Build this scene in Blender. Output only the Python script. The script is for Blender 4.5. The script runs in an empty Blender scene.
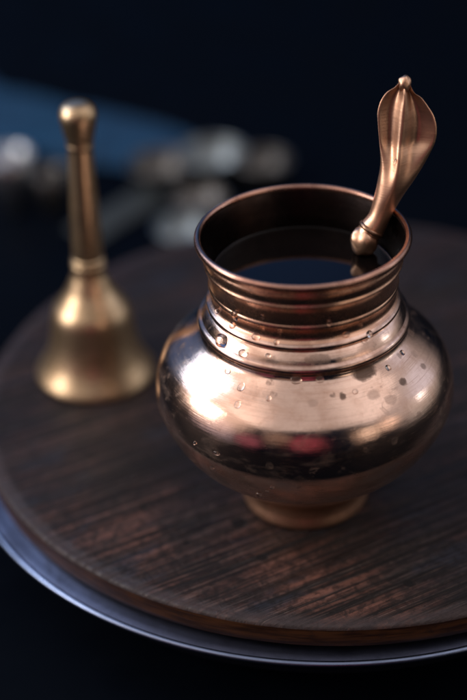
import bpy, bmesh, math, random
from mathutils import Vector, Matrix, noise
from math import sin, cos, pi, radians
random.seed(7)
S = 0.01                                   # everything below is written in centimetres
scene = bpy.context.scene
col = scene.collection

# ------------------------------------------------------------------ helpers
def link(name, me, mat=None, parent=None, smooth=True):
    o = bpy.data.objects.new(name, me)
    col.objects.link(o)
    if mat: me.materials.append(mat)
    if smooth:
        for p in me.polygons: p.use_smooth = True
    if parent: o.parent = parent
    return o

def tag(o, label=None, cat=None, group=None, kind=None):
    if label: o['label'] = label
    if cat: o['category'] = cat
    if group: o['group'] = group
    if kind: o['kind'] = kind
    return o

def empty(name, loc, rot=(0, 0, 0)):
    o = bpy.data.objects.new(name, None)
    col.objects.link(o)
    o.location = Vector(loc) * S
    o.rotation_euler = rot
    o.empty_display_size = 0.01
    return o

def catmull(pts, n=8):
    out = []
    L = len(pts)
    g = lambda k: pts[min(max(k, 0), L - 1)]
    for i in range(L - 1):
        a, b, c, d = g(i - 1), g(i), g(i + 1), g(i + 2)
        for k in range(n):
            f = k / n
            out.append(tuple(.5 * (2 * b[j] + (c[j] - a[j]) * f + (2 * a[j] - 5 * b[j] + 4 * c[j] - d[j]) * f * f
                                   + (3 * b[j] - a[j] - 3 * c[j] + d[j]) * f ** 3) for j in (0, 1)))
    out.append(pts[-1])
    return out

def lathe(prof, seg=160, cap0=False, cap1=False, closed=False, wob=0.0, seed=0):
    """prof: (r, z) list in cm, from low to high for an outward-facing skin."""
    vs, fs = [], []
    n = len(prof)
    for (r, z) in prof:
        for k in range(seg):
            a = 2 * pi * k / seg
            rr = r
            if wob:
                rr += wob * noise.noise(Vector((cos(a) * 1.3 + seed, sin(a) * 1.3, z * .45)))
            vs.append((rr * cos(a) * S, rr * sin(a) * S, z * S))
    m = n if closed else n - 1
    for i in range(m):
        j = (i + 1) % n
        for k in range(seg):
            k2 = (k + 1) % seg
            fs.append((i * seg + k, i * seg + k2, j * seg + k2, j * seg + k))
    if cap0: fs.append(tuple(range(seg - 1, -1, -1)))
    if cap1: fs.append(tuple((n - 1) * seg + k for k in range(seg)))
    me = bpy.data.meshes.new('lathe')
    me.from_pydata(vs, [], fs)
    return me

# ------------------------------------------------------------------ node helpers
class NT:
    def __init__(self, name):
        self.m = bpy.data.materials.new(name)
        self.m.use_nodes = True
        self.t = self.m.node_tree
        self.b = self.t.nodes['Principled BSDF']
        self.co = self.t.nodes.new('ShaderNodeTexCoord').outputs['Object']
    def n(self, typ, ins=None, **kw):
        nd = self.t.nodes.new(typ)
        for k, v in kw.items(): setattr(nd, k, v)
        for k, v in (ins or {}).items(): self.put(nd.inputs[k], v)
        return nd
    def put(self, sock, v):
        if isinstance(v, bpy.types.NodeSocket): self.t.links.new(v, sock)
        else: sock.default_value = v
    def math(self, op, a, b=0.0, c=None):
        nd = self.n('ShaderNodeMath', operation=op)
        self.put(nd.inputs[0], a); self.put(nd.inputs[1], b)
        if c is not None: self.put(nd.inputs[2], c)
        return nd.outputs[0]
    def mapping(self, scale=(1, 1, 1), rot=(0, 0, 0), loc=(0, 0, 0), src=None):
        return self.n('ShaderNodeMapping', {'Vector': src or self.co, 'Scale': scale, 'Rotation': rot, 'Location': loc}).outputs[0]
    def noise(self, vec, scale=1.0, detail=4.0, rough=.55, dist=0.0):
        return self.n('ShaderNodeTexNoise', {'Vector': vec, 'Scale': scale, 'Detail': detail, 'Roughness': rough, 'Distortion': dist}).outputs[0]
    def rng(self, v, a, b, c=0.0, d=1.0, smooth=True):
        nd = self.n('ShaderNodeMapRange', {'Value': v, 'From Min': a, 'From Max': b, 'To Min': c, 'To Max': d})
        if smooth: nd.interpolation_type = 'SMOOTHSTEP'
        return nd.outputs[0]
    def mix(self, f, a, b, mode='MIX'):
        nd = self.n('ShaderNodeMix', data_type='RGBA', blend_type=mode)
        self.put(nd.inputs[0], f)
        self.put(nd.inputs[6], a if isinstance(a, bpy.types.NodeSocket) else (*a, 1))
        self.put(nd.inputs[7], b if isinstance(b, bpy.types.NodeSocket) else (*b, 1))
        return nd.outputs[2]
    def bump(self, h, strength, dist_cm, prev=None):
        nd = self.n('ShaderNodeBump', {'Height': h, 'Strength': strength, 'Distance': dist_cm * S})
        if prev: self.put(nd.inputs['Normal'], prev)
        return nd.outputs[0]
    def set(self, **kw):
        for k, v in kw.items():
            k = k.replace('_', ' ')
            self.put(self.b.inputs[k], (*v, 1) if isinstance(v, tuple) and len(v) == 3 else v)
        return self.m

CM = 100.0                                 # object coordinates are metres: x CM gives cm

def metal(name, base, dark, rough, stains=(), tarn=.35, lines=True, grime=.6, zdark=None):
    t = NT(name)
    p = t.mapping((CM, CM, CM))
    sep = t.n('ShaderNodeSeparateXYZ', {0: p})
    mott = t.noise(p, .9, 6, .62, .4)
    fine = t.noise(p, 5.0, 6, .65, .2)
    # turning lines: very stretched round the axis (short in z)
    ring = t.noise(t.mapping((CM * .35, CM * .35, CM * 16)), 1.0, 3, .6)
    ring2 = t.noise(t.mapping((CM * .9, CM * .9, CM * 45), (radians(9), radians(-7), 0)), 1.0, 2, .6)
    tf = t.math('MULTIPLY', t.rng(mott, .42, .72), tarn)
    tf = t.math('ADD', tf, t.math('MULTIPLY', t.rng(fine, .52, .75), tarn * .5))
    tf = t.math('ADD', tf, t.math('MULTIPLY', t.rng(ring, .5, .72), tarn * .45))
    if zdark:
        tf = t.math('ADD', tf, t.rng(sep.outputs[2], zdark[0], zdark[1], 0, zdark[2]))
    tf = t.math('MINIMUM', tf, 1.0)
    c = t.mix(tf, base, dark)
    groove = t.math('MULTIPLY', t.rng(t.n('ShaderNodeNewGeometry').outputs['Pointiness'], .495, .455, 0, 1), t.rng(fine, .25, .6, .5, 1))
    c = t.mix(t.math('MULTIPLY', groove, .75), c, (.07, .038, .026))
    r = t.math('ADD', t.math('MULTIPLY', t.rng(mott, .35, .7), .09), rough)
    r = t.math('ADD', r, t.math('MULTIPLY', t.rng(fine, .5, .75), .07))
    met = 1.0
    wear_reflect = None
    if stains:
        wv = t.n('ShaderNodeVectorMath', {0: t.n('ShaderNodeTexNoise', {'Vector': p, 'Scale': 4.2, 'Detail': 5.0}).outputs[1], 1: (.5, .5, .5)}, operation='SUBTRACT').outputs[0]
        wv = t.n('ShaderNodeVectorMath', {0: wv, 'Scale': .2}, operation='SCALE').outputs[0]
        pw = t.n('ShaderNodeVectorMath', {0: p, 1: wv}, operation='ADD').outputs[0]
        tot = None
        for (x, y, z, rad, amt, sx) in stains:
            d = t.n('ShaderNodeVectorMath', {0: pw, 1: (x, y, z)}, operation='SUBTRACT').outputs[0]
            d = t.n('ShaderNodeVectorMath', {0: d, 1: (1 / sx, 1 / sx, 1.0)}, operation='MULTIPLY').outputs[0]
            L = t.n('ShaderNodeVectorMath', {0: d}, operation='LENGTH').outputs['Value']
            body = t.rng(L, rad * .72, rad * 1.12, amt, 0)
            edge = t.math('MULTIPLY', t.math('COMPARE', L, rad * .97, rad * .12), amt * .2)
            v = t.math('ADD', t.math('MULTIPLY', body, .95), edge)
            tot = v if tot is None else t.math('MAXIMUM', tot, v)
        # scattered faint water marks as well
        vor = t.n('ShaderNodeTexVoronoi', {'Vector': pw, 'Scale': 1.15, 'Randomness': 1.0})
        sp = t.rng(vor.outputs['Distance'], .13, .21, 1, 0)
        pick = t.rng(t.n('ShaderNodeSeparateColor', {0: vor.outputs['Color']}).outputs[0], .5, .54)
        tot = t.math('MAXIMUM', tot, t.math('MULTIPLY', t.math('MULTIPLY', sp, pick), t.rng(fine, .35, .65, .08, .5)))
        # blotchy residue
        blot = t.rng(t.noise(t.mapping((CM * 1.6, CM * 1.6, CM * 2.6), loc=(3, 1, 0)), 1.0, 5, .7, .6), .58, .66)
        zone = t.rng(t.noise(p, .33, 2, .5), .48, .6)
        tot = t.math('MAXIMUM', tot, t.math('MULTIPLY', t.math('MULTIPLY', blot, zone), .45))
        tot = t.math('MINIMUM', tot, 1.0)
        # brown reflection of the board painted into the underside, plus handling smears
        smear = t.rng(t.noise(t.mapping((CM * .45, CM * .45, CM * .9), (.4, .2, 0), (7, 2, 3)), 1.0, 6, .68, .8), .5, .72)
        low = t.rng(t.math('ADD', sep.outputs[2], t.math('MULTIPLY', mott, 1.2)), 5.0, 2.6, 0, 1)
        wear_reflect = t.math('MINIMUM', t.math('ADD', t.math('MULTIPLY', low, .45), t.math('MULTIPLY', smear, .16)), 1.0)
        met = t.math('SUBTRACT', 1.0, t.math('MULTIPLY', t.math('MAXIMUM', wear_reflect, t.math('MULTIPLY', tot, .7)), .6))
        r = t.math('ADD', r, t.math('MULTIPLY', wear_reflect, .26))
        c = t.mix(wear_reflect, c, (.50, .27, .165))
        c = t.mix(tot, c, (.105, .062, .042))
        r = t.math('ADD', r, t.math('MULTIPLY', tot, .18))
    if stains:
        sc1 = t.noise(t.mapping((CM * .5, CM * .5, CM * 30), (radians(16), radians(12), 0)), 1.0, 2, .6)
        sc2 = t.noise(t.mapping((CM * .6, CM * .6, CM * 34), (radians(-22), radians(-10), 0), (4, 2, 1)), 1.0, 2, .6)
        sm = t.math('MAXIMUM', t.rng(sc1, .60, .70), t.rng(sc2, .62, .72))
        c = t.mix(t.math('MULTIPLY', sm, .28), c, (.45, .29, .22))
        r = t.math('ADD', r, t.math('MULTIPLY', sm, .10))
    h = None
    if lines:
        h = t.math('ADD', t.math('MULTIPLY', ring, .6), t.math('MULTIPLY', ring2, .5))
        nb = t.bump(h, .24, .02)
        nb = t.bump(fine, .14, .02, nb)
        nb = t.bump(t.noise(p, .55, 3, .5), .15, .12, nb)
        t.set(Normal=nb)
    t.set(Base_Color=c, Metallic=met, Roughness=r)
    return t.m

STAINS = [(1.03, -4.32, 7.85, .13, .75, 1.0), (1.39, -4.31, 7.8, .19, .9, .8), (2.25, -3.42, 8.14, .24, 1.0, 2.2),
          (3.64, -3.14, 7.58, .2, .9, .9), (4.46, -1.99, 7.52, .2, .6, .8), (3.62, -2.12, 8.05, .15, .5, 1.2),
          (2.55, -4.05, 7.61, .16, .35, 1.8), (4.12, -.5, 8.1, .22, .7, .9), (.5, -3.7, 8.95, .16, .5, 3.0),
          (-.33, -3.95, 8.31, .17, .7, 1.1), (.57, -3.93, 8.29, .12, .5, 1), (3.1, -3.9, 7.3, .16, .35, 1.6),
          (-2.2, -4.1, 7.4, .14, .5, 1.1), (-2.1, -4.35, 7.1, .1, .4, 1), (.3, -4.5, 7.6, .16, .25, 1.4)]
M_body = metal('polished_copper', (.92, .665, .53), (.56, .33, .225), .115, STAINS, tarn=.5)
M_neck = metal('copper_turned_neck', (.86, .54, .38), (.42, .21, .13), .22, tarn=.6)
M_ring = metal('copper_bead', (.86, .62, .51), (.36, .2, .14), .15, tarn=.6)
M_rim = metal('copper_rim', (.62, .36, .27), (.2, .1, .075), .2, tarn=.6)
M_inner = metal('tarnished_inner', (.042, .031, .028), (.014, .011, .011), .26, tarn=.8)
M_foot = metal('copper_foot', (.58, .34, .22), (.24, .13, .08), .36, tarn=.6)
M_ladle = metal('ladle_copper', (.91, .57, .38), (.60, .31, .18), .33, tarn=.5)
M_bell = metal('aged_brass', (.78, .58, .36), (.36, .24, .13), .33, tarn=.7)
M_steel = metal('brushed_steel', (.075, .085, .13), (.03, .035, .055), .36, tarn=.5)
M_bead = metal('polished_steel_bead', (.24, .30, .44), (.09, .11, .17), .27, tarn=.35, lines=False)
M_bright = metal('bright_tin', (.62, .66, .70), (.3, .32, .34), .25, tarn=.4)
M_tin = metal('dull_tin', (.30, .35, .37), (.13, .15, .16), .36, tarn=.4)
M_tin2 = metal('old_bronze_tin', (.19, .185, .175), (.08, .08, .08), .36, tarn=.4)

def liquid_mat():
    t = NT('dark_liquid')
    t.set(Base_Color=(.004, .003, .003), Roughness=.03, IOR=1.34)
    p = t.mapping((CM, CM, CM))
    t.set(Normal=t.bump(t.noise(p, .6, 2, .5), .02, .05))
    return t.m
M_liq = liquid_mat()

def water_mat():
    t = NT('water_drop')
    t.set(Base_Color=(1., 1., 1.), Roughness=.0, IOR=1.33)
    t.b.inputs['Transmission Weight'].default_value = 1.0
    return t.m
M_water = water_mat()

def wood_mat(name, side=False):
    t = NT(name)
    a = radians(-30.5)                     # grain runs about 30 degrees off the table's edge
    g = t.mapping((1, 1, 1), (0, 0, a))
    gp = t.mapping((CM, CM, CM), src=g)
    warp = t.n('ShaderNodeTexNoise', {'Vector': gp, 'Scale': .12, 'Detail': 2.0}).outputs[1]
    warp = t.n('ShaderNodeVectorMath', {0: warp, 1: (.5, .5, .5)}, operation='SUBTRACT').outputs[0]
    warp = t.n('ShaderNodeVectorMath', {0: warp, 1: (0, .35, 0)}, operation='MULTIPLY').outputs[0]
    gw = t.n('ShaderNodeVectorMath', {0: gp, 1: warp}, operation='ADD').outputs[0]
    st1 = t.noise(t.mapping((.06, 2.6, 1.0), src=gw), 1.0, 5, .6)
    st2 = t.noise(t.mapping((.055, 4.6, 1.0), src=gw), 1.0, 3, .6)
    st3 = t.noise(t.mapping((.16, 15., 1.0), loc=(5, 2, 0), src=gp), 1.0, 3, .6)
    cross = t.noise(t.mapping((5.5, .22, 1.0), loc=(9, 4, 0), src=gp), 1.0, 4, .6)
    big = t.noise(gp, .17, 3, .55, .3)
    big2 = t.noise(t.mapping((.10, .3, .3), loc=(11, 3, 0), src=gp), 1.0, 4, .6)
    speck = t.noise(gp, 7.0, 5, .7)
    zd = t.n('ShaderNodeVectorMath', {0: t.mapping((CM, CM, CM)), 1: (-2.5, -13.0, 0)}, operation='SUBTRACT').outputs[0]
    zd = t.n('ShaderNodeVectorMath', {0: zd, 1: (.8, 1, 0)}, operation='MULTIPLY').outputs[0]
    zone = t.rng(t.n('ShaderNodeVectorMath', {0: zd}, operation='LENGTH').outputs['Value'], 3, 9.5, 1, 0)  # warm light thrown on the board front-left of the pot, painted as colour
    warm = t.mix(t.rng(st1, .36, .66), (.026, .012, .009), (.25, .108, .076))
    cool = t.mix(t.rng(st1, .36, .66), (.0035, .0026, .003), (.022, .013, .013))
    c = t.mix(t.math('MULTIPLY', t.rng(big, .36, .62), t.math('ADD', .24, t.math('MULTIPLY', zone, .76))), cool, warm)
    c = t.mix(t.math('MULTIPLY', t.rng(st2, .52, .60), .92), c, (.004, .0025, .002))
    c = t.mix(t.math('MULTIPLY', t.rng(cross, .5, .7), .35), c, (.007, .005, .005))
    # pale scratches and dry patches
    scr = t.math('MULTIPLY', t.rng(st3, .60, .70), t.rng(big2, .44, .60))
    c = t.mix(t.math('MULTIPLY', scr, .8), c, (.17, .135, .12))
    hair = t.noise(t.mapping((.14, 26., 1.0), loc=(2, 8, 0), src=gp), 1.0, 3, .65)
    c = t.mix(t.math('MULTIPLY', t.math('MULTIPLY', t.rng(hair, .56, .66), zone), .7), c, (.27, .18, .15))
    c = t.mix(t.math('MULTIPLY', t.rng(hair, .46, .38), .7), c, (.005, .003, .0025))
    pores = t.noise(t.mapping((1.6, 9., 1.0), loc=(1, 3, 0), src=gp), 1.0, 2, .5)
    c = t.mix(t.math('MULTIPLY', t.rng(pores, .66, .72), .8), c, (.003, .002, .002))
    blue = t.math('MULTIPLY', t.rng(t.noise(t.mapping((.25, .6, 1.0), loc=(21, 7, 0), src=gp), 1.0, 4, .6), .54, .66), .6)
    c = t.mix(blue, c, (.022, .026, .040))  # bluish sheen on worn patches, put into the colour
    # wear: isotropic mottling, fine cross scratches at odd angles, pits
    mot = t.noise(gp, 2.6, 6, .72, .5)
    c = t.mix(t.math('MULTIPLY', t.rng(mot, .56, .40), .72), c, (.006, .004, .004))
    for k, (ang, off, th) in enumerate(((38, 3, .63), (-52, 6, .64), (74, 9, .64), (12, 12, .64))):
        sv = t.mapping((.30, 20., 1.0), (0, 0, radians(ang)), (off, off * .7, 0), src=gp)
        sm = t.math('MULTIPLY', t.rng(t.noise(sv, 1.0, 2, .5), th, th + .05), t.rng(t.noise(t.mapping((.3, .3, 1), loc=(off * 3, 0, 0), src=gp), 1.0, 3, .6), .46, .58))
        c = t.mix(t.math('MULTIPLY', sm, .6), c, (.13, .10, .095) if k % 2 else (.004, .003, .003))
    dry = t.math('MULTIPLY', t.rng(speck, .56, .7), t.rng(big2, .5, .66))
    c = t.mix(t.math('MULTIPLY', dry, .3), c, (.14, .12, .115))
    # small dark knots and dents
    tot = None
    for (x, y, rad) in [(-2.66, -2.0, .30), (-1.7, -4.1, .2), (-4.7, -3.2, .13), (3.9, -5.6, .2), (-6.6, -1.0, .16), (6.8, 1.0, .25), (-9.2, 2.6, .2)]:
        d = t.n('ShaderNodeVectorMath', {0: t.n('ShaderNodeVectorMath', {0: t.mapping((CM, CM, CM)), 1: (x - 1.196, y - 7.853, 0)}, operation='SUBTRACT').outputs[0], 1: (1, 1, 0)}, operation='MULTIPLY').outputs[0]
        L = t.n('ShaderNodeVectorMath', {0: d}, operation='LENGTH').outputs['Value']
        v = t.rng(t.math('ADD', L, t.math('MULTIPLY', t.math('SUBTRACT', speck, .5), .25)), rad - .04, rad + .05, 1, 0)
        tot = v if tot is None else t.math('MAXIMUM', tot, v)
    c = t.mix(tot, c, (.004, .003, .003))
    h = t.math('SUBTRACT', t.math('MULTIPLY', st1, .6), t.math('MULTIPLY', t.rng(st2, .50, .62), .55))
    h = t.math('ADD', h, t.math('MULTIPLY', st3, .25))
    h = t.math('ADD', h, t.math('MULTIPLY', hair, .3))
    h = t.math('SUBTRACT', h, t.math('MULTIPLY', t.rng(pores, .64, .72), .3))
    h = t.math('ADD', h, t.math('MULTIPLY', cross, .35))
    h = t.math('SUBTRACT', h, t.math('MULTIPLY', tot, .8))
    rimz = t.rng(t.n('ShaderNodeVectorMath', {0: t.n('ShaderNodeVectorMath', {0: t.mapping((CM, CM, CM)), 1: (1, 1, 0)}, operation='MULTIPLY').outputs[0]}, operation='LENGTH').outputs['Value'], 15.1, 15.6, 0, 1)
    c = t.mix(t.math('MULTIPLY', rimz, t.rng(speck, .3, .7, .45, .9)), c, (.050, .036, .036))
    h = t.math('MULTIPLY', h, t.math('SUBTRACT', 1.0, t.math('MULTIPLY', rimz, .9)))
    h = t.math('ADD', h, t.math('MULTIPLY', mot, .35))
    nb = t.bump(h, .85, .12)
    nb = t.bump(speck, .3, .03, nb)
    r = t.rng(st2, .35, .6, .32, .7)
    r = t.math('ADD', r, t.math('MULTIPLY', t.rng(big2, .4, .65), .1))
    t.set(Base_Color=c, Roughness=r, Normal=nb)
    t.b.inputs['Specular IOR Level'].default_value = .40
    return t.m

def wood_side_mat():
    t = NT('wood_edge')
    p = t.mapping((CM, CM, CM))
    n1 = t.noise(t.mapping((CM * .5, CM * .5, CM * 6)), 1.0, 4, .6)
    n2 = t.noise(p, 1.2, 5, .65)
    c = t.mix(t.rng(n1, .35, .65), (.025, .009, .004), (.09, .035, .012))
    c = t.mix(t.rng(n2, .5, .7), c, (.03, .013, .008))
    t.set(Base_Color=c, Roughness=.42, Normal=t.bump(n1, .4, .05))
    return t.m
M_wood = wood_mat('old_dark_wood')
M_wside = wood_side_mat()

def table_mat():
    t = NT('near_black_table')
    p = t.mapping((CM, CM, CM))
    n = t.noise(p, .25, 4, .6)
    t.set(Base_Color=t.mix(n, (.0006, .0014, .0034), (.0016, .0034, .007)), Roughness=t.rng(n, .3, .7, .5, .7), Normal=t.bump(t.noise(p, 4, 4, .6), .1, .03))
    t.b.inputs['Specular IOR Level'].default_value = .04
    return t.m

def cloth_mat(name='blue_cloth', c0=(.0006, .020, .055), c1=(.002, .070, .165)):
    t = NT(name)
    p = t.mapping((CM, CM, CM))
    n = t.noise(p, .3, 4, .6)
    w = t.n('ShaderNodeTexWave', {'Vector': p, 'Scale': 5.0, 'Distortion': .5}).outputs['Fac']
    t.set(Base_Color=t.mix(n, c0, c1), Roughness=.85, Normal=t.bump(w, .2, .03))
    return t.m

# ------------------------------------------------------------------ setting: the dark table
me = bpy.data.meshes.new('table')
N = 40
vs, fs = [], []
X0, X1, Y0, Y1, ZT = -95, 95, -44, 150, -5.0
for j in range(N + 1):
    for i in range(N + 1):
        vs.append(((X0 + (X1 - X0) * i / N) * S, (Y0 + (Y1 - Y0) * j / N) * S, ZT * S))
for j in range(N):
    for i in range(N):
        a = j * (N + 1) + i
        fs.append((a, a + 1, a + N + 2, a + N + 1))
b0 = len(vs)
for (x, y) in ((X0, Y0), (X1, Y0), (X1, Y1), (X0, Y1)):
    vs.append((x * S, y * S, (ZT - 3) * S))
c4 = (0, N, (N + 1) * (N + 1) - 1, N * (N + 1))
fs.append((b0 + 3, b0 + 2, b0 + 1, b0))
me.from_pydata(vs, [], fs)
tab = link('table_top', me, table_mat())
tag(tab, 'dark near-black table top under the tray', kind='structure')

# ------------------------------------------------------------------ steel tray
TX, TY = .91, 7.94
tray = empty('metal_tray', (TX, TY, ZT))
tag(tray, 'wide steel tray with a bright rolled rim, carrying the round wooden board', 'tray')
dz = -ZT
outer = catmull([(10.8, .02), (12.4, .12), (14.2, 1.0), (15.4, 2.2), (16.1, 3.2), (16.28, 3.5)], 6)
inner = [(16.2, 3.56), (15.9, 3.60), (15.4, 3.78), (15.0, 3.93), (14.5, 3.98), (12.0, 3.98), (6.0, 3.98)]
link('dish', lathe(outer + inner, 220, cap0=True, cap1=True, wob=.015), M_steel, tray)
bead = [(16.33 + .13 * cos(a), 3.52 + .12 * sin(a)) for a in [2 * pi * k / 14 for k in range(14)]]
link('rolled_rim', lathe(bead, 220, closed=True, wob=.02, seed=4), M_bead, tray)

# ------------------------------------------------------------------ wooden board
WX, WY, R = 1.196, 7.853, 15.86
board = empty('wooden_board', (WX, WY, 0))
tag(board, 'round dark scratched wooden board lying in the steel tray', 'board')
def disc_top():
    vs, fs = [], []
    seg = 260
    radii = [R * k / 24 for k in range(1, 25)]
    radii[-1] = R - .24
    radii += [R - .11, R - .03, R]
    zs = [0] * 24 + [-.02, -.07, -.16]
    vs.append((0, 0, 0))
    for r, z in zip(radii, zs):
        for k in range(seg):
            a = 2 * pi * k / seg
            rr = r + (.05 * noise.noise(Vector((cos(a) * 4, sin(a) * 4, 2.2))) + .006 * noise.noise(Vector((cos(a) * 30, sin(a) * 30, 1)))) * (r / R) ** 8
            zz = z + (.012 * noise.noise(Vector((rr * cos(a) * .4, rr * sin(a) * .4, 0))) if r > 10 else 0)
            vs.append((rr * cos(a) * S, rr * sin(a) * S, zz * S))
    for k in range(seg): fs.append((0, 1 + k, 1 + (k + 1) % seg))
    for i in range(len(radii) - 1):
        for k in range(seg):
            k2 = (k + 1) % seg
            fs.append((1 + i * seg + k, 1 + (i + 1) * seg + k, 1 + (i + 1) * seg + k2, 1 + i * seg + k2))
    me = bpy.data.meshes.new('board_top')
    me.from_pydata(vs, [], fs)
    return me
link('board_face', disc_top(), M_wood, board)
link('board_edge', lathe([(14.4, -1.03), (15.74, -1.03), (15.81, -.98), (15.84, -.75), (15.855, -.45), (R - .002, -.16)], 260, cap0=True, wob=.02), M_wside, board)

# ------------------------------------------------------------------ copper pot
pot = empty('copper_pot', (0, 0, 0))
tag(pot, 'round polished copper pot with ringed neck standing on the wooden board', 'pot')
foot_p = catmull([(2.42, .0), (2.52, .05), (2.56, .16), (2.53, .34), (2.47, .62), (2.5, .95), (2.72, 1.3), (3.3, 1.85)], 6)
body_p = catmull([(3.3, 1.85), (4.1, 2.55), (4.85, 3.3), (5.45, 4.2), (5.76, 5.0), (5.80, 5.5), (5.69, 6.3), (5.35, 7.0), (4.8, 7.5), (4.28, 7.86), (3.98, 8.12), (3.9, 8.3)], 10)
ring_p = catmull([(3.9, 8.3), (3.93, 8.4), (4.03, 8.5), (4.05, 8.6), (3.99, 8.71), (3.88, 8.78)], 5)
sh_p = catmull([(3.88, 8.78), (3.8, 8.92), (3.68, 9.08), (3.6, 9.16)], 5)
ring2_p = catmull([(3.6, 9.16), (3.64, 9.24), (3.68, 9.32), (3.66, 9.41), (3.57, 9.48)], 5)
neck_p = catmull([(3.57, 9.48), (3.47, 9.58), (3.44, 9.74), (3.47, 9.92), (3.55, 10.04), (3.585, 10.13), (3.57, 10.21), (3.545, 10.28), (3.56, 10.5), (3.61, 10.78),
                  (3.655, 10.92), (3.705, 11.03), (3.715, 11.09), (3.685, 11.16), (3.675, 11.24), (3.70, 11.42), (3.745, 11.54), (3.79, 11.60), (3.78, 11.65), (3.82, 11.74), (3.86, 11.84)], 6)
neck_in = catmull([(3.80, 11.98), (3.74, 11.8), (3.66, 11.5), (3.58, 11.15), (3.50, 10.8), (3.44, 10.4), (3.40, 9.6), (3.4, 8.9)], 5)
rim_p = [(3.89 + .13 * cos(a), 11.99 + .15 * sin(a)) for a in [2 * pi * k / 16 for k in range(16)]]
PROF = foot_p + body_p[1:] + ring_p[1:] + sh_p[1:] + ring2_p[1:] + neck_p[1:]
link('foot', lathe([(0.5, .12), (2.2, .12), (2.3, .0)] + foot_p, 200), M_foot, pot)
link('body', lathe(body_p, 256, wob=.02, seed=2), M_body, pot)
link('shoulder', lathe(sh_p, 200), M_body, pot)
link('bead_ring', lathe(ring_p, 200), M_ring, pot)
link('bead_ring', lathe(ring2_p, 200), M_ring, pot)
link('neck', lathe(neck_p, 200), M_neck, pot)
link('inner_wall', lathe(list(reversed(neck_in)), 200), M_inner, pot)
link('rim', lathe(rim_p, 200, closed=True, wob=.012), M_rim, pot)

# liquid in the pot
LZ = 10.47
def disc(r, seg=96, men=.04):
    vs = [(0, 0, 0)]; fs = []
    radii = [r * .3, r * .6, r * .85, r * .95, r * .985, r]
    zz = [0, 0, 0, 0, men * .3, men]
    for q, z in zip(radii, zz):
        for k in range(seg):
            a = 2 * pi * k / seg
            vs.append((q * cos(a) * S, q * sin(a) * S, z * S))
    for k in range(seg): fs.append((0, 1 + k, 1 + (k + 1) % seg))
    for i in range(len(radii) - 1):
        for k in range(seg):
            k2 = (k + 1) % seg
            fs.append((1 + i * seg + k, 1 + (i + 1) * seg + k, 1 + (i + 1) * seg + k2, 1 + i * seg + k2))
    me = bpy.data.meshes.new('disc'); me.from_pydata(vs, [], fs)
    return me
liq = link('dark_liquid', disc(3.435), M_liq)
liq.location = (0, 0, LZ * S)
tag(liq, 'dark still liquid filling the copper pot nearly to the rim', 'liquid')

# ------------------------------------------------------------------ ladle with hood-shaped handle
K0 = Vector((2.40, 1.3, 10.9))
e1 = Vector((1, 0, 0)); e2 = Vector((0, .2, .98)).normalized(); en = e1.cross(e2).normalized()
lad = empty('ladle', tuple(K0))
tag(lad, 'copper ladle with a leaf-shaped hood handle leaning in the pot', 'ladle')
ST = [[(1.14, 6.1), (1.34, 6.25), (1.56, 6.02)], [(1.0, 5.95), (1.34, 5.88), (1.71, 5.73)], [(0.69, 5.75), (1.35, 5.51), (1.97, 5.54)],
      [(0.48, 5.42), (1.33, 5.22), (2.23, 5.2)], [(0.38, 5.02), (1.3, 4.89), (2.45, 4.83)], [(0.4, 4.53), (1.25, 4.4), (2.55, 4.38)],
      [(0.45, 3.97), (1.19, 3.88), (2.51, 3.93)], [(0.49, 3.52), (1.1, 3.51), (2.37, 3.56)], [(0.5, 3.02), (0.96, 3.02), (2.09, 3.0)],
      [(0.41, 2.45), (0.76, 2.41), (1.76, 2.43)], [(0.28, 1.8), (0.55, 1.76), (1.36, 1.82)], [(0.1, 1.18), (0.36, 1.14), (1.0, 1.17)],
      [(-0.20, 0.80), (0.10, 0.72), (0.72, 0.54)], [(-.42, .46), (-.03, .34), (.56, .20)]]
def interp_st(n=6):
    out = []
    cols = [catmull([s[k] for s in ST], n) for k in range(3)]
    for i in range(len(cols[0])):
        out.append((cols[0][i], cols[1][i], cols[2][i], i / (len(cols[0]) - 1)))
    return out
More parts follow.
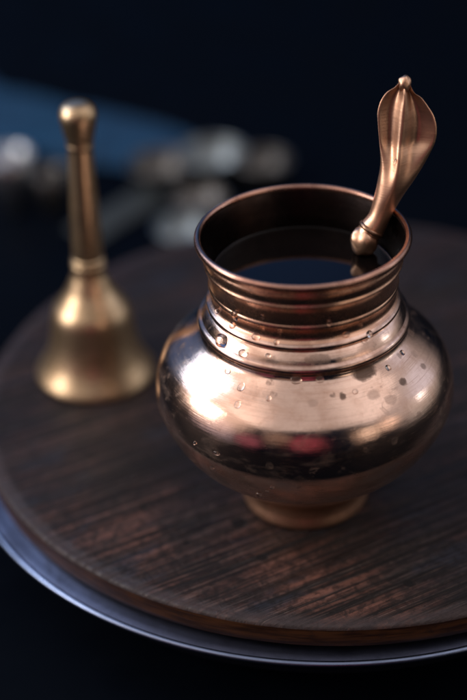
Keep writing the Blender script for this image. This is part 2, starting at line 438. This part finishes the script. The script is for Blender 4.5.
def handle_mesh():
    vs, fs = [], []
    KS = 24
    st = interp_st()
    for (L, C, Rr, f) in st:
        L, C, Rr = Vector(L), Vector(C), Vector(Rr)
        w = (Rr - L).length / 2
        hood = 1 - min(max((f - .44) / .36, 0), 1)            # 1 on the hood, 0 on the neck
        hood = hood * hood * (3 - 2 * hood)
        top = min(f / .10, 1)                                  # closes the top edge
        row_f, row_b = [], []
        for k in range(KS + 1):
            s = -1 + 2 * k / KS
            t = abs(s)
            q = C.lerp(L, t) if s < 0 else C.lerp(Rr, t)
            # hood: raised spine, hollow wings, curled edge
            ridge = .30 * math.exp(-(t / .30) ** 2)
            wing = -.13 * sin(pi * t ** .8) ** 2 + .05 * t ** 3
            nh = (ridge + wing) * (.45 + .55 * top) + .12
            nn = w * .95 * math.sqrt(max(1 - s * s, 0))
            # on the neck the spine is central, so use an even section
            qe = L.lerp(Rr, (s + 1) / 2)
            q = qe.lerp(q, hood)
            z = nh * hood + nn * (1 - hood)
            thick = .09 * math.sqrt(max(1 - t ** 6, 0)) + .03
            zb = (nh - thick - .0) * hood + (-nn * .9) * (1 - hood)
            row_f.append((q, z)); row_b.append((q, zb))
        ring = row_f + list(reversed(row_b))
        for (q, z) in ring:
            v = e1 * q.x + e2 * q.y + en * z
            vs.append(tuple(v * S))
    m = 2 * (KS + 1)
    for i in range(len(st) - 1):
        for k in range(m):
            k2 = (k + 1) % m
            fs.append((i * m + k, i * m + k2, (i + 1) * m + k2, (i + 1) * m + k))
    fs.append(tuple(range(m - 1, -1, -1)))
    fs.append(tuple((len(st) - 1) * m + k for k in range(m)))
    me = bpy.data.meshes.new('handle')
    me.from_pydata(vs, [], fs)
    bm = bmesh.new(); bm.from_mesh(me)
    bmesh.ops.remove_doubles(bm, verts=bm.verts, dist=1e-6)
    bmesh.ops.recalc_face_normals(bm, faces=bm.faces)
    bm.to_mesh(me); bm.free()
    return me
link('hood_handle', handle_mesh(), M_ladle, lad)
def blob(center, rad, squash=(1, 1, 1), faceted=0.0, seed=0, sub=3):
    bm = bmesh.new()
    bmesh.ops.create_icosphere(bm, subdivisions=sub, radius=1)
    for v in bm.verts:
        n = v.co.copy()
        d = 1 + faceted * noise.noise(n * 1.4 + Vector((seed, 0, 0)))
        q = e1 * (n.x * squash[0]) + e2 * (n.y * squash[1]) + en * (n.z * squash[2])
        v.co = (Vector(center) + q * rad * d) * S
    me = bpy.data.meshes.new('blob'); bm.to_mesh(me); bm.free()
    return me
c_tip = e1 * 1.35 + e2 * 6.08 + en * .16
link('tip', blob(c_tip, .27, (.85, 1.15, .8), .35, 6.1), M_ladle, lad)
c_k = e1 * (-.05) + e2 * .10 + en * .06
link('knob', blob(c_k, .56, (.96, 1.06, .9), .25, 3.3), M_ladle, lad)
c_c = e1 * (.20) + e2 * .56 + en * .05
# a raised collar wraps the neck just above the knob
ax = (e1 * .53 + e2 * .85).normalized()
sd = ax.cross(en).normalized()
vs, fs = [], []
for i in range(40):
    a = 2 * pi * i / 40
    d0 = sd * cos(a) + en * sin(a)
    for j in range(10):
        b = 2 * pi * j / 10
        vs.append(tuple((c_c + d0 * (.47 + .06 * cos(b)) + ax * (.09 * sin(b))) * S))
for i in range(40):
    for j in range(10):
        fs.append((i * 10 + j, ((i + 1) % 40) * 10 + j, ((i + 1) % 40) * 10 + (j + 1) % 10, i * 10 + (j + 1) % 10))
me = bpy.data.meshes.new('collar'); me.from_pydata(vs, [], fs)
link('collar', me, M_ladle, lad)

# ------------------------------------------------------------------ brass bell
bell = empty('brass_hand_bell', (-9.7, 9.1, .03), (0, radians(1.5), 0))
tag(bell, 'aged brass hand bell standing on the board left of the pot', 'bell')
dome = catmull([(2.58, 0), (2.70, .04), (2.74, .14), (2.67, .32), (2.47, .64), (2.23, 1.08), (2.05, 1.6), (1.93, 2.2), (1.86, 2.8), (1.80, 3.25), (1.66, 3.62), (1.38, 4.02), (1.08, 4.5), (.89, 4.95), (.77, 5.25), (.71, 5.5)], 6)
inn = [(.3, 4.6), (1.1, 4.1), (1.6, 3.1), (2.0, 1.5), (2.4, .3), (2.45, .02)]
link('dome', lathe(inn + dome, 120), M_bell, bell)
link('collar', lathe(catmull([(.70, 5.46), (.74, 5.56), (.77, 5.68), (.75, 5.8), (.70, 5.88), (.72, 5.96), (.74, 6.04), (.68, 6.12)], 5), 80), M_bell, bell)
link('handle', lathe(catmull([(.66, 6.08), (.68, 6.5), (.67, 7.4), (.63, 8.8), (.58, 10.2), (.55, 11.15), (.55, 11.4)], 6), 80), M_bell, bell)
link('knob', lathe(catmull([(.50, 11.36), (.57, 11.46), (.59, 11.56), (.57, 11.68), (.62, 11.9), (.69, 12.2), (.76, 12.55), (.8, 12.85), (.76, 13.1), (.62, 13.32), (.36, 13.45), (.02, 13.48)], 6), 80), M_bell, bell)

# ------------------------------------------------------------------ water drops
def prof_at(z):
    for i in range(len(PROF) - 1):
        a, b = PROF[i], PROF[i + 1]
        if a[1] <= z <= b[1] and b[1] > a[1]:
            f = (z - a[1]) / (b[1] - a[1])
            r = a[0] + (b[0] - a[0]) * f
            dr, dz_ = b[0] - a[0], b[1] - a[1]
            l = math.hypot(dr, dz_)
            return r, (dz_ / l, -dr / l)
    return PROF[-1][0], (1, 0)
def drop_mesh(rx, ry, h, seed):
    vs, fs = [], []
    seg, rows = 28, 8
    for j in range(rows):
        t = j / rows * pi / 2
        for k in range(seg):
            a = 2 * pi * k / seg
            w = 1 + .12 * noise.noise(Vector((cos(a), sin(a), seed)))
            vs.append((rx * w * cos(t) * cos(a) * S, ry * w * cos(t) * sin(a) * S, h * sin(t) * S))
    vs.append((0, 0, h * S))
    for j in range(rows - 1):
        for k in range(seg):
            k2 = (k + 1) % seg
            fs.append((j * seg + k, j * seg + k2, (j + 1) * seg + k2, (j + 1) * seg + k))
    for k in range(seg): fs.append(((rows - 1) * seg + k, (rows - 1) * seg + (k + 1) % seg, rows * seg))
    fs.append(tuple(range(seg - 1, -1, -1)))
    me = bpy.data.meshes.new('drop'); me.from_pydata(vs, [], fs)
    return me
def put_drop(x, y, z, rx, ry, h, label):
    r, n = prof_at(z)
    a = math.atan2(y, x)
    nv = Vector((n[0] * cos(a), n[0] * sin(a), n[1])).normalized()
    tx = Vector((-sin(a), cos(a), 0)); ty = nv.cross(tx).normalized()
    o = link('water_drop', drop_mesh(rx, ry, h, x * 3 + z), M_water)
    o.matrix_world = Matrix(((tx.x, ty.x, nv.x, 0), (tx.y, ty.y, nv.y, 0), (tx.z, ty.z, nv.z, 0), (0, 0, 0, 1)))
    o.location = (Vector((r * cos(a), r * sin(a), z)) - nv * .004) * S
    tag(o, label, 'water drop', 'water drops on the copper pot')
    return o
DROPS = [(-2.37, -2.42, 10.1, .12, .2, .09, 'tall oval water drop on the neck, highest of the drops on the left'),
         (-2.57, -2.31, 9.56, .12, .14, .09, 'small water drop in the groove below the tall oval drop'),
         (-3.04, -2.32, 8.9, .26, .21, .15, 'largest round water drop, between the two bead rings on the left'),
         (-1.7, -3.03, 9.52, .15, .12, .1, 'water drop sitting on the upper bead ring left of centre'),
         (-2.21, -3.16, 8.86, .17, .13, .1, 'flat water drop between the bead rings, right of the largest drop'),
         (-2.89, -3.09, 8.0, .11, .09, .05, 'faint small water drop on the body below the largest drop'),
         (-2.36, -3.86, 7.79, .12, .15, .06, 'water drop on the upper body beside the bright left reflection'),
         (-2.3, -4.1, 7.4, .11, .13, .05, 'thin water drop on the body, lowest above the bright reflection'),
         (1.48, -3.05, 9.6, .13, .1, .09, 'water drop on the upper bead ring right of centre'),
         (-.29, -3.93, 8.2, .16, .15, .08, 'round water drop just under the lower bead ring at the front'),
         (.57, -3.92, 8.2, .12, .12, .07, 'small water drop under the lower bead ring, right of the front one'),
         (-4.06, -4.14, 5.58, .07, .06, .05, 'tiny glinting drop on the left bulge of the pot'),
         (-3.45, -4.49, 4.69, .08, .08, .06, 'tiny glinting drop low on the left of the belly'),
         (-1.72, -4.91, 3.78, .09, .09, .07, 'bright tiny drop under the belly above the foot'),
         (-1.21, -5.48, 4.55, .07, .07, .06, 'tiny drop under the belly, right of the bright one'),
         (-1.4, -5.25, 4.2, .055, .055, .05, 'tiny drop between the two sparkling drops under the belly'),
         (-1.0, -3.45, 9.5, .08, .10, .07, 'small drop on the upper bead ring near the front'),
         (-1.3, -3.55, 9.0, .09, .07, .06, 'small flat drop on the shoulder under the upper bead ring'),
         (-3.2, -1.4, 9.6, .09, .10, .07, 'small drop at the far left end of the upper bead ring'),
         (2.35, -2.75, 9.4, .10, .12, .08, 'drop on the right part of the upper bead ring'),
         (.9, -3.4, 10.3, .07, .11, .06, 'small drop on the neck right of centre'),
         (-1.5, -3.3, 10.5, .06, .09, .05, 'small drop on the neck left of centre'),
         (3.3, -3.0, 7.95, .09, .10, .05, 'drop on the right shoulder among the brown stains'),
         (1.9, -4.2, 7.75, .10, .08, .05, 'flat drop on the upper body right of the two brown stains'),
         (-1.3, -4.4, 7.7, .08, .10, .05, 'small drop on the upper body left of centre'),
         (3.9, -2.0, 8.0, .08, .09, .05, 'small drop high on the right shoulder under the lower bead ring'),
         (-3.2, -4.75, 5.6, .13, .06, .06, 'flat streaky drop below the bright left reflection')]
for d in DROPS: put_drop(d[0], d[1], d[2], d[3] * 1.25, d[4] * 1.25, d[5] * (.8 if d[3] > .1 else 1.5), d[6])
d = link('water_drop', drop_mesh(.13, .16, .09, 3.1), M_water)
q = K0 + e1 * 1.12 + e2 * 3.25 + en * .44
d.matrix_world = Matrix(((e1.x, e2.x, en.x, 0), (e1.y, e2.y, en.y, 0), (e1.z, e2.z, en.z, 0), (0, 0, 0, 1)))
d.location = q * S
tag(d, 'single water drop on the spine of the ladle handle', 'water drop')

# ------------------------------------------------------------------ background: blue cloth and small vessels, far out of focus
def cloth(name, quad, label, n=70, seed=0, amp=.5, mat=None, crumple=0.8):
    A, B, C_, D = [Vector((*q, 0)) for q in quad]
    vs, fs = [], []
    for j in range(n + 1):
        for i in range(n + 1):
            u, v = i / n, j / n
            p = A.lerp(B, u).lerp(D.lerp(C_, u), v)
            ed = 1 - min(min(u, 1 - u, v, 1 - v) * 6, 1)
            p += Vector((noise.noise(Vector((p.x * .12, p.y * .12, 3.0 + seed))), noise.noise(Vector((p.x * .14, p.y * .14, 8.0 + seed))), 0)) * crumple * ed
            w = abs(noise.noise(Vector((p.x * .11 + seed, p.y * .2, 0)))) * 1.6 + .4 * abs(noise.noise(Vector((p.x * .4, p.y * .5 + seed, 1))))
            e = min(u, 1 - u, v, 1 - v) * 8
            vs.append((p.x * S, p.y * S, (ZT + .12 + amp * w * min(e, 1)) * S))
    for j in range(n):
        for i in range(n):
            a = j * (n + 1) + i
            fs.append((a, a + 1, a + n + 2, a + n + 1))
    me = bpy.data.meshes.new(name); me.from_pydata(vs, [], fs)
    o = link(name, me, mat or M_cloth)
    m = o.modifiers.new('t', 'SOLIDIFY'); m.thickness = .1 * S; m.offset = 1
    return tag(o, label, 'cloth')
M_cloth = cloth_mat()
M_grey = cloth_mat('grey_cloth', (.02, .028, .032), (.04, .05, .052))
cloth('blue_cloth', [(-34, 44), (-6.5, 39.2), (-7.0, 43.0), (-36, 68)], 'blue cloth lying on the dark table behind the bell', amp=1.5, crumple=7.0)

def cup(x, y, r, h, mat, label, name='metal_cup'):
    t = empty(name, (x, y, ZT))
    tag(t, label, 'cup')
    link('cup_wall', lathe([(.1, .06), (r * .78, .03), (r * .84, .1), (r * .95, h * .6), (r, h - .05), (r - .05, h), (r - .12, h - .05), (r * .84, h * .5), (r * .72, .3), (.1, .25)], 64), mat, t)
    link('lip', lathe([(r - .02 + .08 * cos(a), h + .08 * sin(a)) for a in [2 * pi * k / 10 for k in range(10)]], 64, closed=True), mat, t)
cup(-18.3, 35.8, 1.35, 3.6, M_bright, 'bright tin cup far left, blurred, behind the bell')
cup(-15.7, 35.3, 1.0, 2.6, M_tin2, 'small dull cup between the bright cup and the bell handle')

def bowl(x, y, z, r, h, mat, label):
    t = empty('metal_bowl', (x, y, z))
    tag(t, label, 'bowl')
    o_ = catmull([(r * .42, 0), (r * .5, .02), (r * .8, h * .35), (r * .97, h * .8), (r, h)], 5)
    i_ = catmull([(r - .1, h), (r * .88, h * .75), (r * .7, h * .38), (r * .4, .16), (.05, .12)], 5)
    link('bowl_wall', lathe(o_ + i_, 72, cap0=True, cap1=True), mat, t)
    link('lip', lathe([(r - .05 + .09 * cos(a), h + .08 * sin(a)) for a in [2 * pi * k / 10 for k in range(10)]], 72, closed=True), mat, t)

bowl(-9.1, 37.8, ZT, 2.04, 1.9, M_tin2, 'leftmost of the blurred small bowls behind the pot')
bowl(-5.8, 39.2, ZT, 2.22, 1.9, M_tin, 'largest blurred tin bowl, behind the others on the dark table')
bowl(-2.5, 38.4, ZT, 1.80, 1.7, M_tin2, 'rightmost brownish blurred bowl, just above the pot rim')
bowl(-6.4, 34.0, ZT, 1.80, 1.3, M_tin2, 'dim blurred bowl in front of the largest bowl')
bowl(-7.2, 30.2, ZT, 1.68, 1.3, M_tin, 'pale teal blurred bowl nearest the left of the pot rim')
cloth('grey_cloth', [(-14.6, 32.0), (-12.6, 30.0), (-8.2, 36.6), (-10.4, 38.4)], 'dim grey folded cloth strip between the bell handle and the bowls', n=40, seed=5, amp=.35, mat=M_grey)

# ------------------------------------------------------------------ light: soft window light from the left, bright sky overhead in front
def dirv(az, el):
    az, el = radians(az), radians(el)          # az 0 = towards the camera, negative = left
    return Vector((sin(az) * cos(el), -cos(az) * cos(el), sin(el)))
def area(name, az, el, dist, sx, sy, L, color, target=(0, 0, 6), roll=0):
    ld = bpy.data.lights.new(name, 'AREA')
    ld.shape = 'RECTANGLE'; ld.size = sx * S; ld.size_y = sy * S
    ld.energy = L * pi * (sx * S) * (sy * S)
    ld.color = color
    o = bpy.data.objects.new(name, ld); col.objects.link(o)
    pos = Vector(target) + dirv(az, el) * dist
    o.location = pos * S
    o.rotation_euler = (pos - Vector(target)).to_track_quat('Z', 'Y').to_euler()
    return o
area('window_light', -82, 24, 80, 30, 32, 8.0, (1.0, .94, .90))
area('cool_window_light', -112, 38, 90, 42, 48, 3.4, (.62, .76, 1.0))
area('overhead_light', 14, 76, 110, 230, 200, .52, (1.0, .89, .87))
area('side_light', 97, 16, 80, 9, 12, 2.5, (.9, .93, 1.0))

w = bpy.data.worlds.new('World'); scene.world = w; w.use_nodes = True
nt = w.node_tree
geo = nt.nodes.new('ShaderNodeTexCoord').outputs['Generated']
bg = nt.nodes['Background']
def wput(s, v):
    if isinstance(v, bpy.types.NodeSocket): nt.links.new(v, s)
    else: s.default_value = v
acc = None
def lobe(az, el, r0, r1, color, k=1.0):
    global acc
    d = dirv(az, el)
    dn = nt.nodes.new('ShaderNodeVectorMath'); dn.operation = 'DOT_PRODUCT'
    wput(dn.inputs[0], geo); wput(dn.inputs[1], d)
    mr = nt.nodes.new('ShaderNodeMapRange'); mr.interpolation_type = 'SMOOTHSTEP'
    wput(mr.inputs['Value'], dn.outputs['Value'])
    mr.inputs['From Min'].default_value = cos(radians(r1)); mr.inputs['From Max'].default_value = cos(radians(r0))
    sc = nt.nodes.new('ShaderNodeVectorMath'); sc.operation = 'SCALE'
    sc.inputs[0].default_value = tuple(c * k for c in color); wput(sc.inputs['Scale'], mr.outputs[0])
    if acc is None: acc = sc.outputs[0]
    else:
        ad = nt.nodes.new('ShaderNodeVectorMath'); ad.operation = 'ADD'
        wput(ad.inputs[0], acc); wput(ad.inputs[1], sc.outputs[0]); acc = ad.outputs[0]
lobe(0, 90, 0, 180, (.004, .008, .018))                # dim all round
lobe(180, 46, 5, 38, (.004, .055, .17))                  # blue dusk behind
lobe(-150, 30, 5, 38, (.08, .13, .28))
lobe(-78, 34, 12, 42, (.85, .66, .58))                 # warm wall round the window
lobe(98, 36, 14, 52, (.46, .41, .41))                  # added pale glow from the right, lightening the pot's shoulder
lobe(1, 9, 8, 14, (.24, .045, .065))
lobe(-40, 3, 6, 12, (.20, .06, .085))
lobe(46, 11, 4, 12, (1.0, .80, .66))
lobe(64, 13, 3, 11, (.9, .66, .52))
lobe(-20, 16, 3, 12, (.26, .18, .14))  # brown fill added low in front to lighten the belly's dark band
lobe(-70, 4, 6, 24, (.26, .23, .30))
lobe(100, 2, 5, 25, (.13, .13, .12))
lobe(112, 24, 4, 18, (.22, .28, .42))
nt.links.new(acc, bg.inputs['Color'])
bg.inputs['Strength'].default_value = 1.0

# ------------------------------------------------------------------ camera
cd = bpy.data.cameras.new('Camera')
cam = bpy.data.objects.new('Camera', cd); col.objects.link(cam)
cx = Vector((0.99882024, 0.03405146, -0.03462118)); cy = Vector((0.01057329, 0.54334488, 0.83944299)); cz = -Vector((-0.0473955, 0.83881871, -0.54234383))
cam.matrix_world = Matrix(((cx.x, cy.x, cz.x, 0), (cx.y, cy.y, cz.y, -48.20282593 * S), (cx.z, cy.z, cz.z, 38.14819046 * S), (0, 0, 0, 1)))
cd.sensor_fit = 'VERTICAL'; cd.sensor_height = 36; cd.sensor_width = 24
cd.lens = 1482.75 / 700 * 36
cd.clip_start = .01; cd.clip_end = 50
cd.dof.use_dof = True
cd.dof.focus_distance = .546
cd.dof.aperture_fstop = 2.9
cd.dof.aperture_blades = 9
scene.camera = cam

scene.view_settings.view_transform = 'Standard'
scene.view_settings.look = 'None'
scene.view_settings.exposure = 0
scene.render.engine = 'CYCLES'
scene.cycles.use_denoising = True
scene.cycles.max_bounces = 8
